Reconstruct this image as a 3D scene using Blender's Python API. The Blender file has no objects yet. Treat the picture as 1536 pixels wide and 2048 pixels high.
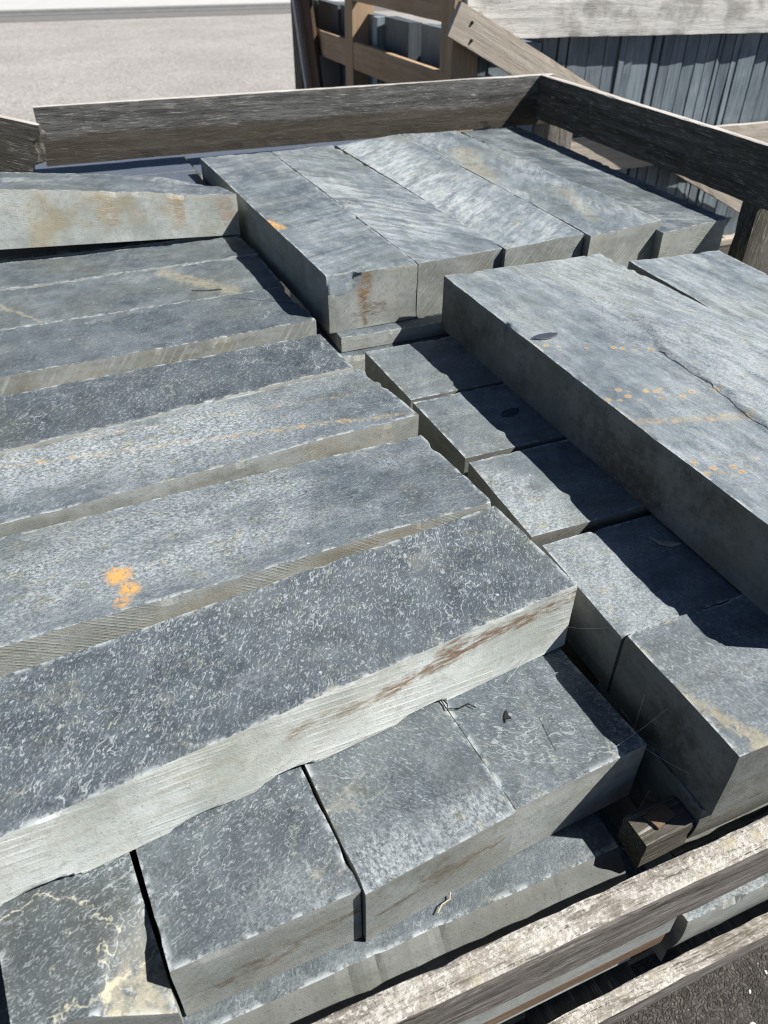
import bpy, bmesh, math, random
from mathutils import Vector, Matrix, noise

random.seed(7)
SC = bpy.context.scene
COL = SC.collection
S = 0.6            # metres per unit of the survey table below
GZ = 1.1 * S       # the level of the nearest slab above the ground

BLOCK = {
    'L1': ([(-0.7304, 0.6545, 0.0), (0.7578, 0.8421, 0.0), (0.7321, 1.116, 0.0), (-0.76, 0.9623, 0.0)], 0.1695),
    'L2': ([(-0.763, 1.0551, 0.0), (0.735, 1.1321, 0.0), (0.7075, 1.4414, 0.0), (-0.791, 1.3751, 0.0)], 0.169),
    'L3b': ([(-0.7676, 1.3708, 0.02), (0.7271, 1.4974, 0.02), (0.6835, 1.7835, 0.02), (-0.81, 1.644, 0.02)], 0.18),
    'L3a': ([(-0.8317, 1.6306, 0.027), (0.6604, 1.7843, 0.027), (0.6436, 2.0132, 0.027), (-0.854, 1.9282, 0.027)], 0.18),
    'L4': ([(-0.8259, 2.0718, 0.015), (0.6726, 2.1376, 0.015), (0.6439, 2.4399, 0.015), (-0.8554, 2.3939, 0.015)], 0.18),
    'L5': ([(-0.8388, 2.4199, 0.013), (0.6611, 2.4338, 0.013), (0.6598, 2.7709, 0.013), (-0.8396, 2.7255, 0.013)], 0.18),
    'L6': ([(-0.8364, 2.729, 0.015), (0.6629, 2.7748, 0.015), (0.6362, 2.9826, 0.015), (-0.8634, 3.0191, 0.015)], 0.18),
    'L7': ([(-0.5028, 3.4825, 0.16), (0.6569, 3.0162, 0.16), (0.5936, 3.3448, 0.16), (-0.5741, 3.7909, 0.16)], 0.15),
    'C1': ([(0.7135, 2.1327, 0.145), (1.0137, 2.1405, 0.145), (0.9814, 3.6818, 0.145), (0.6614, 3.6951, 0.145)], 0.18),
    'C2': ([(1.0159, 2.1397, 0.145), (1.3367, 2.1712, 0.145), (1.289, 3.7107, 0.145), (0.9856, 3.6802, 0.145)], 0.18),
    'C3': ([(1.3347, 2.1514, 0.145), (1.6681, 2.1983, 0.145), (1.6822, 3.8101, 0.145), (1.3066, 3.704, 0.145)], 0.18),
    'C4': ([(1.6753, 2.1674, 0.145), (2.0117, 2.2179, 0.145), (1.9744, 3.7728, 0.145), (1.6892, 3.8075, 0.145)], 0.18),
    'C5': ([(1.9922, 2.1719, 0.115), (2.3265, 2.2202, 0.115), (2.4026, 3.861, 0.115), (2.0682, 3.896, 0.115)], 0.16),
    'R1': ([(1.0835, 0.5748, 0.12), (1.6432, 0.5962, 0.12), (1.6461, 2.0662, 0.12), (1.074, 2.0748, 0.12)], 0.17),
    'R3': ([(1.6322, 0.5199, 0.12), (1.9194, 0.5029, 0.12), (2.0416, 1.9477, 0.12), (1.6899, 1.9688, 0.12)], 0.17),
    'M1': ([(0.79, 1.6808, -0.05), (2.3, 1.6808, -0.05), (2.2917, 2.0042, -0.05), (0.7817, 2.0042, -0.05)], 0.165),
    'M2': ([(0.7958, 1.3679, -0.05), (2.28, 1.3679, -0.05), (2.2748, 1.6687, -0.05), (0.7906, 1.6687, -0.05)], 0.165),
    'M3': ([(0.7868, 1.0444, -0.05), (2.3, 1.0444, -0.05), (2.3089, 1.3492, -0.05), (0.7956, 1.3492, -0.05)], 0.16),
    'M4': ([(0.7983, 0.7405, -0.06), (2.3, 0.7405, -0.06), (2.3027, 1.0228, -0.06), (0.801, 1.0228, -0.06)], 0.155),
    'M5': ([(0.8082, 0.4487, -0.05), (2.25, 0.4487, -0.05), (2.2441, 0.7356, -0.05), (0.8024, 0.7356, -0.05)], 0.1735),
    'F1': ([(-0.2991, 0.5307, -0.1705), (-0.0972, 0.503, -0.1705), (-0.2518, 1.9446, -0.1705), (-0.4699, 1.9705, -0.1705)], 0.158),
    'F2': ([(-0.0935, 0.5309, -0.1705), (0.1954, 0.5363, -0.1705), (0.0812, 1.9817, -0.1705), (-0.2186, 1.9754, -0.1705)], 0.158),
    'F3': ([(0.199, 0.5267, -0.1705), (0.4805, 0.5571, -0.1705), (0.3912, 2.0044, -0.1705), (0.1121, 1.9741, -0.1705)], 0.158),
    'F4': ([(0.4805, 0.562, -0.1705), (0.7641, 0.5834, -0.1705), (0.6682, 2.0, -0.1705), (0.4018, 1.9797, -0.1705)], 0.158),
    'G1': ([(-0.7659, 0.4984, -0.332), (0.6841, 0.505, -0.332), (0.6827, 0.805, -0.332), (-0.7673, 0.7984, -0.332)], 0.17),
    'N1': ([(0.802, 0.462, -0.2245), (2.3, 0.462, -0.2245), (2.3, 0.77, -0.2245), (0.802, 0.77, -0.2245)], 0.17),
    'LG': ([(0.735, 2.085, -0.036), (1.3, 2.085, -0.036), (1.3, 2.4, -0.036), (0.735, 2.4, -0.036)], 0.045),
    'K0': ([(0.72, 2.055, -0.083), (2.2, 2.055, -0.083), (2.2, 2.37, -0.083), (0.72, 2.37, -0.083)], 0.165),
}
SPOT = {
    'orange_a': (-0.0435, 1.1957, 0.0),
    'orange_b': (-0.0287, 1.148, 0.0),
    'orange_c': (-0.0466, 1.1166, 0.0),
    'l3_a0': (-0.2398, 1.6347, 0.02),
    'l3_a1': (0.7332, 1.5107, 0.02),
    'l3_b0': (-0.0743, 1.6956, 0.02),
    'l3_b1': (0.6014, 1.6513, 0.02),
    'c1r0': (0.6859, 2.7205, 0.145),
    'c1r1': (0.7147, 2.6324, 0.145),
    'r_a0': (1.0802, 1.5509, 0.12),
    'r_a1': (1.3573, 1.4152, 0.12),
    'r_b0': (1.0925, 1.2612, 0.12),
    'r_b1': (1.3384, 1.1884, 0.12),
    'r_c0': (1.0744, 1.1425, 0.12),
    'r_c1': (1.3387, 1.0594, 0.12),
    'r_d0': (1.094, 0.9387, 0.12),
    'r_d1': (1.2297, 0.8935, 0.12),
    'rcr0': (1.2778, 1.7642, 0.12),
    'rcr1': (1.3157, 1.5975, 0.12),
    'rcr2': (1.3972, 1.6299, 0.12),
    'rcr3': (1.3585, 1.5389, 0.12),
    'm5s0': (0.8055, 0.5758, -0.05),
    'm5s1': (0.8621, 0.4446, -0.05),
    'l5t0': (0.3132, 2.7133, 0.013),
    'l5t1': (0.4832, 2.4666, 0.013),
    'l5c0': (0.368, 2.5121, 0.013),
    'l5c1': (0.4545, 2.4873, 0.013),
    'l4c0': (0.4908, 2.3949, 0.015),
    'l4c1': (0.6645, 2.2735, 0.015),
    'l5v0': (-0.2224, 2.6127, 0.013),
    'l5v1': (-0.0923, 2.4147, 0.013),
    'c3t0': (1.6531, 3.6831, 0.145),
    'c3t1': (1.8359, 3.7291, 0.145),
    'c4t0': (1.8216, 3.4049, 0.145),
    'c4t1': (1.6821, 2.9101, 0.145),
    'c4u0': (1.9, 2.67, 0.145),
    'c4u1': (1.7875, 2.305, 0.145),
    'f1v0': (-0.3116, 0.6715, -0.1705),
    'f1v1': (-0.2719, 0.6513, -0.1705),
    'f1v2': (-0.2006, 0.6756, -0.1705),
    'f1v3': (-0.168, 0.6158, -0.1705),
    'f1v4': (-0.1627, 0.5221, -0.1705),
    'f4c0': (0.6175, 0.707, -0.1705),
    'f4c1': (0.609, 0.6347, -0.1705),
    'flake': (1.1305, 1.5826, 0.12),
    'flake2': (1.0077, 1.518, -0.05),
    'leaf': (1.0466, 0.9247, -0.06),
    'debris': (0.5586, 0.73, -0.1705),
    'twig': (0.4762, 0.7858, -0.1705),
    'straw': (0.3462, 0.5048, -0.332),
    'l3w0': (-0.2395, 1.6452, 0.02),
    'l3w1': (0.2451, 1.6349, 0.02),
    'l2w0': (-0.2537, 1.2081, 0.0),
    'l2w1': (0.3056, 1.2927, 0.0),
    'c2w0': (1.0158, 3.0861, 0.145),
    'c2w1': (1.1237, 2.4444, 0.145),
    'c3w0': (1.4202, 3.5565, 0.145),
    'c3w1': (1.3549, 2.5994, 0.145),
    'f2w0': (0.1909, 0.5717, -0.1705),
    'f2w1': (0.0711, 0.5476, -0.1705),
    'f3w0': (0.4766, 0.5734, -0.1705),
    'f3w1': (0.2138, 0.5453, -0.1705),
    'm4w0': (0.8377, 1.0097, -0.06),
    'm4w1': (0.8656, 0.7734, -0.06),
    'm3w0': (0.7953, 1.2922, -0.05),
    'm3w1': (0.8274, 1.0554, -0.05),
    'rs0': (1.3861, 1.6124, 0.12),
    'rs1': (1.3544, 1.3916, 0.12),
    'rs2': (1.346, 1.1467, 0.12),
    'rs3': (1.3224, 0.9887, 0.12),
    'rs4': (1.4239, 2.1278, 0.12),
    'rbump': (1.5191, 1.3759, 0.12),
    'thr': (0.589, 0.6491, 0.0),
}
CAM_ROT = [(0.9229, 0.2305, -0.3084), (-0.3849, 0.5682, -0.7273), (0.0076, 0.7899, 0.6131)]

def W(p):
    return Vector((p[0] * S, p[1] * S, p[2] * S + GZ))

# ------------------------------------------------------------------ camera, sky, sun
cd = bpy.data.cameras.new('camera'); cam = bpy.data.objects.new('camera', cd); COL.objects.link(cam)
rx, ry, rz = CAM_ROT
M = Matrix((rx, ry, rz)).to_4x4(); M.translation = W((0, 0, 1))
cam.matrix_world = M
cd.sensor_width = 36; cd.lens = 27.0; cd.clip_start = .02; cd.clip_end = 600
cd.dof.use_dof = True; cd.dof.focus_distance = 1.0; cd.dof.aperture_fstop = 8.0
SC.camera = cam

SUN = Vector((.85, -.45, 1.0)).normalized()
world = bpy.data.worlds.new('World'); SC.world = world; world.use_nodes = True
wt = world.node_tree; bg = wt.nodes['Background']
sky = wt.nodes.new('ShaderNodeTexSky'); sky.sky_type = 'NISHITA'; sky.sun_disc = False
sky.sun_elevation = math.asin(SUN.z); sky.air_density = .55; sky.dust_density = .2; sky.sun_rotation = math.pi / 2 - math.atan2(SUN.y, SUN.x)
wt.links.new(sky.outputs[0], bg.inputs[0]); bg.inputs[1].default_value = .05
sd = bpy.data.lights.new('sun', 'SUN'); sd.energy = 5.0; sd.angle = math.radians(.5); sd.color = (1, .97, .925)
sun = bpy.data.objects.new('sun', sd); COL.objects.link(sun)
sun.rotation_euler = SUN.to_track_quat('Z', 'Y').to_euler(); sun.location = (3, -2, 6)
SC.view_settings.view_transform = 'Standard'; SC.view_settings.look = 'None'
SC.view_settings.gamma = 1; SC.view_settings.use_curve_mapping = False
SC.view_settings.exposure = .82
SC.render.filter_size = 1.05; SC.cycles.filter_width = 1.05

# ------------------------------------------------------------------ node helper
class NT:
    def __init__(s, name):
        s.m = bpy.data.materials.new(name); s.m.use_nodes = True
        s.t = s.m.node_tree; s.b = s.t.nodes['Principled BSDF']
        s.tc = s.t.nodes.new('ShaderNodeTexCoord')
    def put(s, sock, v):
        if hasattr(v, 'links'): s.t.links.new(v, sock)
        elif v is not None:
            if isinstance(v, tuple) and len(v) == 3 and sock.type == 'RGBA': v = v + (1,)
            sock.default_value = v
    def n(s, typ, ins=(), out=0, **kw):
        nd = s.t.nodes.new('ShaderNode' + typ)
        for k, v in kw.items(): setattr(nd, k, v)
        for i, v in (ins.items() if isinstance(ins, dict) else enumerate(ins)): s.put(nd.inputs[i], v)
        return nd.outputs[out]
    def m_(s, op, a, b=None, c=None, clamp=False):
        return s.n('Math', [a, b, c], operation=op, use_clamp=clamp)
    def add(s, a, b): return s.m_('ADD', a, b)
    def sub(s, a, b): return s.m_('SUBTRACT', a, b)
    def mul(s, a, b, clamp=False): return s.m_('MULTIPLY', a, b, clamp=clamp)
    def mx(s, a, b): return s.m_('MAXIMUM', a, b)
    def v_(s, op, a, b=None): return s.n('VectorMath', [a, b], operation=op)
    def vscale(s, a, xyz): return s.v_('MULTIPLY', a, xyz)
    def noise(s, vec, scale, detail=3, rough=.6, dist=0, out=0):
        return s.n('TexNoise', {'Vector': vec, 'Scale': scale, 'Detail': detail, 'Roughness': rough, 'Distortion': dist}, out)
    def voro(s, vec, scale, feat='F1', out='Distance'):
        return s.n('TexVoronoi', {'Vector': vec, 'Scale': scale}, out, feature=feat)
    def step(s, x, a, b, lo=0., hi=1.):
        return s.n('MapRange', [x, a, b, lo, hi], interpolation_type='SMOOTHSTEP')
    def mix(s, f, a, b):
        nd = s.t.nodes.new('ShaderNodeMix'); nd.data_type = 'RGBA'
        s.put(nd.inputs[0], f); s.put(nd.inputs[6], a); s.put(nd.inputs[7], b)
        return nd.outputs[2]
    def oattr(s, name, out=2):
        return s.n('Attribute', out=out, attribute_type='OBJECT', attribute_name=name)
    def gattr(s, name):
        return s.n('Attribute', out=2, attribute_type='GEOMETRY', attribute_name=name)
    def sep(s, v): 
        nd = s.t.nodes.new('ShaderNodeSeparateXYZ'); s.put(nd.inputs[0], v); return nd.outputs
    def comb(s, x, y, z): return s.n('CombineXYZ', [x, y, z])
    def bump(s, h, strength=.5, dist=.002, nrm=None):
        return s.n('Bump', {'Strength': strength, 'Distance': dist, 'Height': h, 'Normal': nrm} if nrm else {'Strength': strength, 'Distance': dist, 'Height': h})
    def done(s, col, rough=.7, spec=.3, nrm=None):
        s.put(s.b.inputs['Base Color'], col); s.put(s.b.inputs['Roughness'], rough)
        s.put(s.b.inputs['Specular IOR Level'], spec)
        if nrm: s.put(s.b.inputs['Normal'], nrm)
        return s.m
    def coords(s):
        """object coordinates shifted by the object's own seed, so that no two stones carry the same figure"""
        sd = s.oattr('seed')
        return s.tc.outputs['Object'], s.v_('ADD', s.tc.outputs['Object'], s.comb(s.mul(sd, 1.37), s.mul(sd, 2.11), sd))
    def seg(s, po, a, b, warp, zx=False):
        """0..1 mask round the segment kept in the object's properties a=(x,y,width), b=(x,y,strength)"""
        A = s.sep(s.oattr(a, 1)); Bv = s.sep(s.oattr(b, 1)); P = s.sep(po)
        px = s.add(s.add(s.mul(P[0], s.sub(1, s.oattr('swap'))), s.mul(P[1], s.oattr('swap'))) if zx else P[0], s.mul(warp, .5)); py = s.add(P[2 if zx else 1], warp)
        dx, dy = s.sub(Bv[0], A[0]), s.sub(Bv[1], A[1]); ex, ey = s.sub(px, A[0]), s.sub(py, A[1])
        l2 = s.add(s.add(s.mul(dx, dx), s.mul(dy, dy)), 1e-7)
        t = s.m_('DIVIDE', s.add(s.mul(ex, dx), s.mul(ey, dy)), l2, clamp=True)
        qx, qy = s.sub(ex, s.mul(dx, t)), s.sub(ey, s.mul(dy, t))
        d = s.m_('SQRT', s.add(s.mul(qx, qx), s.mul(qy, qy)))
        w = s.mx(A[2], 1e-5)
        return s.mul(s.step(s.m_('DIVIDE', d, w), 1.3, .35), Bv[2])

# ------------------------------------------------------------------ materials
def mat_stone_top():
    k = NT('riven_stone'); po, p = k.coords()
    pale, vein, ang = k.oattr('pale'), k.oattr('vein'), k.oattr('dir')
    warp = k.v_('ADD', p, k.vscale(k.v_('SUBTRACT', k.noise(p, 65, 2, out=1), (.5, .5, .5)), (.012, .012, .012)))
    Q = k.sep(warp); ca, sa = k.m_('COSINE', ang), k.m_('SINE', ang)
    q = k.comb(k.add(k.mul(Q[0], ca), k.mul(Q[1], sa)), k.sub(k.mul(Q[1], ca), k.mul(Q[0], sa)), Q[2])
    soft = k.oattr('soft'); hard = k.sub(1, k.mul(soft, .8)); pale = k.add(pale, k.gattr('bloom'))
    big = k.noise(p, 5, 4, .6); med = k.noise(p, 30, 5, .7); fine = k.noise(p, 520, 3, .75)
    f0 = k.add(k.mul(med, .5), k.mul(fine, .5))
    col = k.mix(k.step(f0, .36, .64), (.034, .044, .053), (.094, .115, .130))
    smear = k.noise(k.vscale(q, (.22, 1, 1)), 21, 6, .68)
    col = k.mix(k.mul(k.step(smear, .42, .70), k.add(.25, k.mul(soft, .5))), col, (.160, .185, .198))
    col = k.mix(k.mul(k.step(big, .42, .66), .35), col, (.112, .131, .139))
    col = k.mix(k.mul(k.step(k.noise(p, 3.2, 3), .47, .68), .5), col, (.098, .104, .086))
    gate = k.step(k.noise(p, 15, 5, .72), .36, .60, .60, 1.)
    # short wavy strokes, longer squiggles, a few long hair veins
    s1 = k.step(k.noise(k.vscale(q, (.26, 1, 1)), 520, 2, .6), .57, .66)
    a1 = k.m_('ABSOLUTE', k.sub(k.noise(k.vscale(q, (.22, 1.1, 1)), 235, 1.5, .5), .5))
    s2 = k.mul(k.step(a1, .040, .010), k.step(k.noise(p, 170, 2, .6), .46, .56))
    a2 = k.m_('ABSOLUTE', k.sub(k.noise(k.vscale(q, (.4, 1, 1)), 26, 3, .6), .5))
    s3 = k.mul(k.step(a2, .009, .002), k.step(k.noise(p, 12, 3), .50, .60))
    w = k.mx(k.mul(k.mul(s1, gate), k.add(k.mul(vein, .45), k.mul(pale, .08))), k.mul(k.mul(s2, gate), k.mul(vein, .80)))
    w = k.mul(k.mx(w, k.mul(s3, k.add(.15, k.mul(vein, .6)))), hard)
    hv = k.v_('ADD', p, k.vscale(k.noise(p, 24, 4, .7, out=1), (.05, .05, .05)))
    a3 = k.m_('ABSOLUTE', k.sub(k.noise(k.vscale(hv, (1, .7, 1)), 7.5, 1, .5), .5))
    hair = k.mul(k.mul(k.step(a3, .0062, .001), k.step(k.noise(p, 90, 4, .75), .36, .56)), k.oattr('hair'))
    # chalky bloom drawn out along the cleavage
    cn = k.noise(k.vscale(p, (.40, 1, 1)), 12, 6, .74)
    grain = k.step(k.noise(k.vscale(p, (.75, 1, 1)), 290, 6, .85), .40, .64)
    grain = k.add(k.mul(grain, k.sub(1, soft)), k.mul(soft, k.step(k.noise(k.vscale(q, (.2, 1, 1)), 70, 6, .75), .36, .66)))
    chalk = k.mul(k.step(k.add(cn, k.mul(pale, .18)), .52, .78), grain)
    w = k.mx(w, k.mul(chalk, k.add(.25, k.mul(pale, .45))))
    spots = k.step(k.voro(p, 34), .075, .045)
    w = k.mx(w, k.mul(k.mul(spots, k.step(k.noise(p, 9, 2), .54, .60)), .9))
    edge = k.mul(k.gattr('edge'), k.step(k.noise(p, 42, 5, .75), .46, .58))
    w = k.mx(w, k.mul(edge, .85))
    wcol = k.mix(k.step(k.noise(p, 45, 3), .54, .70), (.43, .465, .475), (.43, .42, .32))
    lum = k.oattr('lum'); col = k.n('MixRGB', [1, col, k.comb(lum, lum, lum)], blend_type='MULTIPLY')
    col = k.mix(k.m_('MINIMUM', w, 1), col, wcol)
    col = k.mix(hair, col, k.mix(k.noise(p, 30, 2), (.44, .45, .40), (.44, .40, .25)))
    # tan bedding bands and rust
    nw = k.mul(k.sub(k.noise(p, 28, 5, .7), .5), .040)
    tan = k.mx(k.gattr('tan'), k.mx(k.seg(po, 'tanA', 'tanB', nw), k.seg(po, 'tanC', 'tanD', nw)))
    col = k.mix(k.mul(k.mul(tan, k.step(k.noise(p, 90, 5, .75), .32, .60)), .75), col, k.mix(k.noise(p, 45, 3), (.38, .32, .20), (.27, .255, .19)))
    nr = k.mul(k.sub(k.noise(p, 85, 5, .75), .5), .026)
    vd = k.voro(p, 62)
    for i in range(4):
        r = k.seg(po, f'rustA{i}', f'rustB{i}', nr); d = k.oattr(f'dots{i}')
        solid = k.step(k.noise(p, 150, 4, .7), .36, .50)
        f = k.add(k.mul(solid, k.sub(1, d)), k.mul(k.mul(k.step(vd, k.add(.12, k.mul(k.noise(p, 33, 2), .60)), .10), k.step(k.noise(p, 300, 3), .3, .55, .25, 1.)), d))
        col = k.mix(k.mul(r, f), col, k.mix(d, k.mix(k.noise(p, 130, 3), (.62, .29, .06), (.50, .33, .12)), k.mix(k.step(vd, .12, .22), (.42, .22, .07), (.52, .38, .16))))
    nc = k.mul(k.sub(k.noise(p, 22, 4, .55), .5), .016)
    cr = k.mx(k.seg(po, 'crA', 'crB', nc), k.seg(po, 'crC', 'crD', nc))
    col = k.mix(cr, col, (.012, .013, .013))
    h = k.add(k.add(k.mul(med, .7), k.mul(fine, .45)), k.add(k.mul(w, .2), k.mul(cr, -1.2)))
    h = k.add(h, k.mul(k.noise(k.vscale(q, (.4, 1, 1)), 120, 4, .65), .7))
    return k.done(col, k.step(med, .2, .8, .52, .68), .38, k.bump(h, .38, .0026))

def mat_stone_smooth():
    k = NT('smooth_blue_stone'); po, p = k.coords()
    n = k.noise(p, 14, 5, .6)
    col = k.mix(n, (.07, .085, .115), (.105, .125, .16))
    col = k.mix(k.mul(k.step(k.noise(p, 60, 3), .6, .75), .3), col, (.25, .26, .27))
    return k.done(col, .5, .4, k.bump(n, .2, .003))

def mat_stone_side():
    k = NT('sawn_stone'); po, p = k.coords()
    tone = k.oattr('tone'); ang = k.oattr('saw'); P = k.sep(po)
    n1 = k.noise(p, 11, 5, .62); n2 = k.noise(p, 90, 4, .7); n3 = k.noise(p, 500, 2, .6)
    col = k.mix(k.step(n1, .3, .7), (.32, .345, .318), (.52, .545, .52))
    col = k.mix(k.mul(k.step(n2, .50, .70), .55), col, (.25, .26, .225))
    col = k.mix(k.mul(k.step(n3, .58, .68), .4), col, (.17, .175, .16))
    col = k.mix(k.mul(k.step(k.voro(p, 120), .13, .07), .7), col, (.11, .10, .085))
    band = k.noise(k.vscale(p, (2.2, 2.2, 16)), 4, 4, .6)
    col = k.mix(k.mul(k.step(band, .50, .70), .45), col, (.27, .265, .22))
    # saw marks
    u = k.add(k.mul(k.add(P[0], P[1]), k.m_('COSINE', ang)), k.mul(P[2], k.m_('SINE', ang)))
    u = k.add(u, k.mul(k.noise(p, 3, 2), .02))
    w = k.m_('SINE', k.mul(u, k.oattr('sawf'))); w2 = k.m_('SINE', k.mul(u, k.mul(k.oattr('sawf'), .37)))
    lines = k.mul(k.add(k.step(w, .35, 1), k.mul(k.step(w2, .7, 1), .8)), k.step(k.noise(p, 14, 3), .40, .62))
    lines = k.mul(lines, k.oattr('sawn'))
    col = k.mix(k.mul(lines, .38), col, (.62, .63, .59))
    # stains
    nw = k.mul(k.sub(k.noise(k.vscale(p, (1, 1, 2.5)), 26, 4, .65), .5), .05)
    st = k.step(k.noise(k.vscale(p, (1, 1, 5)), 55, 4, .7), .36, .62)
    for i in range(3):
        r = k.seg(po, f'sideA{i}', f'sideB{i}', nw, True)
        col = k.mix(k.mul(r, st), col, k.mix(k.oattr(f'sidec{i}'), (.115, .075, .05), (.36, .20, .075)))
    och = k.mul(k.step(k.noise(p, 10, 5, .66), .44, .64), k.oattr('ochre'))
    col = k.mix(k.mul(och, .8), col, (.37, .30, .17))
    dirt = k.mul(k.mul(k.step(k.noise(p, 6, 5, .68), .47, .66), k.step(k.noise(p, 70, 4, .75), .32, .58)), .75)
    col = k.mix(k.mul(dirt, k.oattr('grime')), col, (.125, .105, .070))
    col = k.mix(k.mul(k.gattr('edge'), .4), col, (.50, .50, .47))
    dark = k.n('MixRGB', [1, col, k.comb(tone, tone, tone)], blend_type='MULTIPLY')  # tone scales the side colour; low values paint shade onto sides facing away from sun
    h = k.add(k.mul(n2, .5), k.add(k.mul(lines, .35), k.mul(n3, .4)))
    return k.done(dark, .72, .3, k.bump(h, .5, .0018))

def mat_wood(name, c0, c1, c2, dark=.5, lichen=0., fresh=False, darker=False):
    k = NT(name); po, p = k.coords()
    g = k.vscale(p, (.045, 1, 1))
    warp = k.v_('ADD', g, k.vscale(k.noise(k.vscale(p, (.25, 1, 1)), 9, 2, out=1), (.012, .03, .03)))
    n1 = k.noise(warp, 60, 4, .65); n2 = k.noise(warp, 420, 3, .7); n3 = k.noise(p, 9, 4, .6)
    col = k.mix(k.step(n1, .3, .7), c0, c1)
    col = k.mix(k.mul(k.step(n3, .42, .66), .6), col, c2)
    crk = k.step(n2, .46, .36)
    col = k.mix(k.mul(crk, dark), col, (.018, .015, .012))
    pale = k.step(n2, .58, .68)
    h = k.add(k.mul(n2, 1), k.mul(n1, .6))
    if not fresh:
        col = k.mix(k.mul(k.mul(pale, k.step(n3, .30, .55)), .75), col, (.46, .44, .40))
    if darker:  # lower part of the board darker and browner, with an uneven upper line
        z = k.sep(po)[2]
        b = k.step(k.add(z, k.mul(k.sub(k.noise(k.vscale(p, (.35, 1, 1)), 14, 4), .5), .05)), .006, -.008)
        col = k.mix(k.mul(b, .78), col, k.mix(n1, (.034, .026, .018), (.082, .066, .046)))
        mo = k.mul(k.step(k.noise(p, 24, 4, .7), .58, .70), .5)
        col = k.mix(mo, col, (.06, .065, .03))
    if lichen:
        l1 = k.noise(k.vscale(p, (.30, 1, 1)), 24, 8, .82); l2 = k.noise(p, 230, 4, .75)
        lm = k.step(k.add(k.mul(l1, .62), k.mul(l2, .38)), .485, .545)
        lc = k.mix(k.step(l2, .35, .65), (.36, .335, .295), (.58, .56, .51))
        lc = k.mix(k.step(k.noise(p, 40, 3), .54, .66), lc, (.42, .375, .26))
        dk = k.mix(k.noise(p, 120, 3), (.045, .040, .026), (.135, .118, .08))
        col = k.mix(k.mul(lm, lichen), k.mix(k.mul(k.step(l1, .5, .38), .75), col, dk), lc)
        h = k.add(h, k.mul(l2, 1.1))
    return k.done(col, .85, .2, k.bump(h, .7, .0025))

def mat_plain(name, c0, c1, scale=40, rough=.8, spec=.3, stretch=(1, 1, 1), bump=.3):
    k = NT(name); po, p = k.coords()
    n = k.noise(k.vscale(p, stretch), scale, 5, .65)
    return k.done(k.mix(n, c0, c1), rough, spec, k.bump(n, bump, .003))

def mat_asphalt():
    k = NT('asphalt'); p = k.tc.outputs['Object']
    pw = k.v_('ADD', p, k.vscale(k.noise(p, 70, 3, out=1), (.012, .012, 0)))
    v = k.voro(pw, 190, 'DISTANCE_TO_EDGE'); cs = k.sep(k.voro(pw, 190, 'F1', 'Color'))[0]
    n = k.noise(p, 24, 5, .7); f = k.noise(p, 420, 3, .7)
    col = k.mix(k.step(k.add(k.mul(cs, .5), k.mul(f, .5)), .25, .75), (.036, .031, .027), (.098, .087, .076))
    col = k.mix(k.mul(k.step(v, .10, .02), .40), col, (.018, .016, .014))
    col = k.mix(k.mul(k.step(n, .5, .68), .5), col, (.085, .074, .064))
    col = k.mix(k.step(k.voro(p, 75), .09, .05), col, (.30, .28, .25))
    h = k.add(k.mul(k.step(v, 0, .22), .4), k.add(k.mul(n, 1.4), k.mul(f, .35)))
    return k.done(col, .75, .4, k.bump(h, .9, .006))

def mat_yard():
    k = NT('pale_yard'); p = k.tc.outputs['Object']
    n = k.noise(p, .8, 5, .65); f = k.noise(k.vscale(p, (1, .45, 1)), 9, 5, .8); g = k.noise(p, 32, 4, .8)
    col = k.mix(k.step(n, .3, .7), (.265, .248, .232), (.335, .318, .298))
    col = k.mix(k.mul(k.step(f, .50, .66), .65), col, (.20, .183, .168))
    col = k.mix(k.mul(k.step(g, .52, .64), .75), col, (.50, .48, .455))
    col = k.mix(k.mul(k.step(g, .46, .36), .6), col, (.14, .13, .12))
    return k.done(col, .9, .2, k.bump(g, .5, .006))

def mat_slate_edge():
    k = NT('slate_edge'); po, p = k.coords()
    n = k.noise(k.vscale(p, (1, 1, .06)), 110, 4, .7); m = k.noise(p, 7, 4, .6)
    tone = k.oattr('tone')
    col = k.mix(k.step(n, .36, .64), (.10, .125, .145), (.16, .195, .215))
    col = k.mix(k.mul(k.step(m, .5, .7), .4), col, (.24, .265, .28))
    col = k.n('MixRGB', [1, col, k.comb(tone, tone, tone)], blend_type='MULTIPLY')
    return k.done(col, .6, .4, k.bump(n, .4, .003))

MT = mat_stone_top(); MS = mat_stone_side(); MB = mat_stone_smooth()
WOOD = mat_wood('weathered_wood', (.075, .066, .058), (.22, .20, .18), (.13, .117, .10), .9)
WTOP = mat_wood('lichened_wood', (.20, .18, .155), (.42, .39, .35), (.30, .275, .235), .8, lichen=.8)
WTWO = mat_wood('two_tone_wood', (.055, .054, .052), (.155, .152, .145), (.095, .092, .086), .85, darker=True)
WDARK = mat_wood('old_dark_wood', (.055, .050, .040), (.125, .115, .098), (.085, .080, .058), .6)
WBLEACH = mat_wood('bleached_wood', (.36, .33, .30), (.60, .57, .53), (.46, .43, .40), .45)
WGREY = mat_wood('bleached_board', (.48, .465, .43), (.68, .66, .62), (.17, .16, .14), .35)
WTAN = mat_wood('new_timber', (.34, .235, .145), (.47, .345, .225), (.40, .28, .175), .15, fresh=True)
WBRACE = mat_wood('pale_timber', (.34, .29, .235), (.47, .42, .355), (.40, .35, .28), .15, fresh=True)
WPACK = mat_wood('packing_timber', (.11, .072, .045), (.21, .145, .095), (.15, .10, .065), .3, fresh=True)
WBROWN = mat_wood('brown_timber', (.055, .034, .022), (.11, .070, .045), (.075, .048, .03), .3, fresh=True)
SLATE = mat_slate_edge()
ASPH = mat_asphalt(); YARD = mat_yard()

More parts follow.
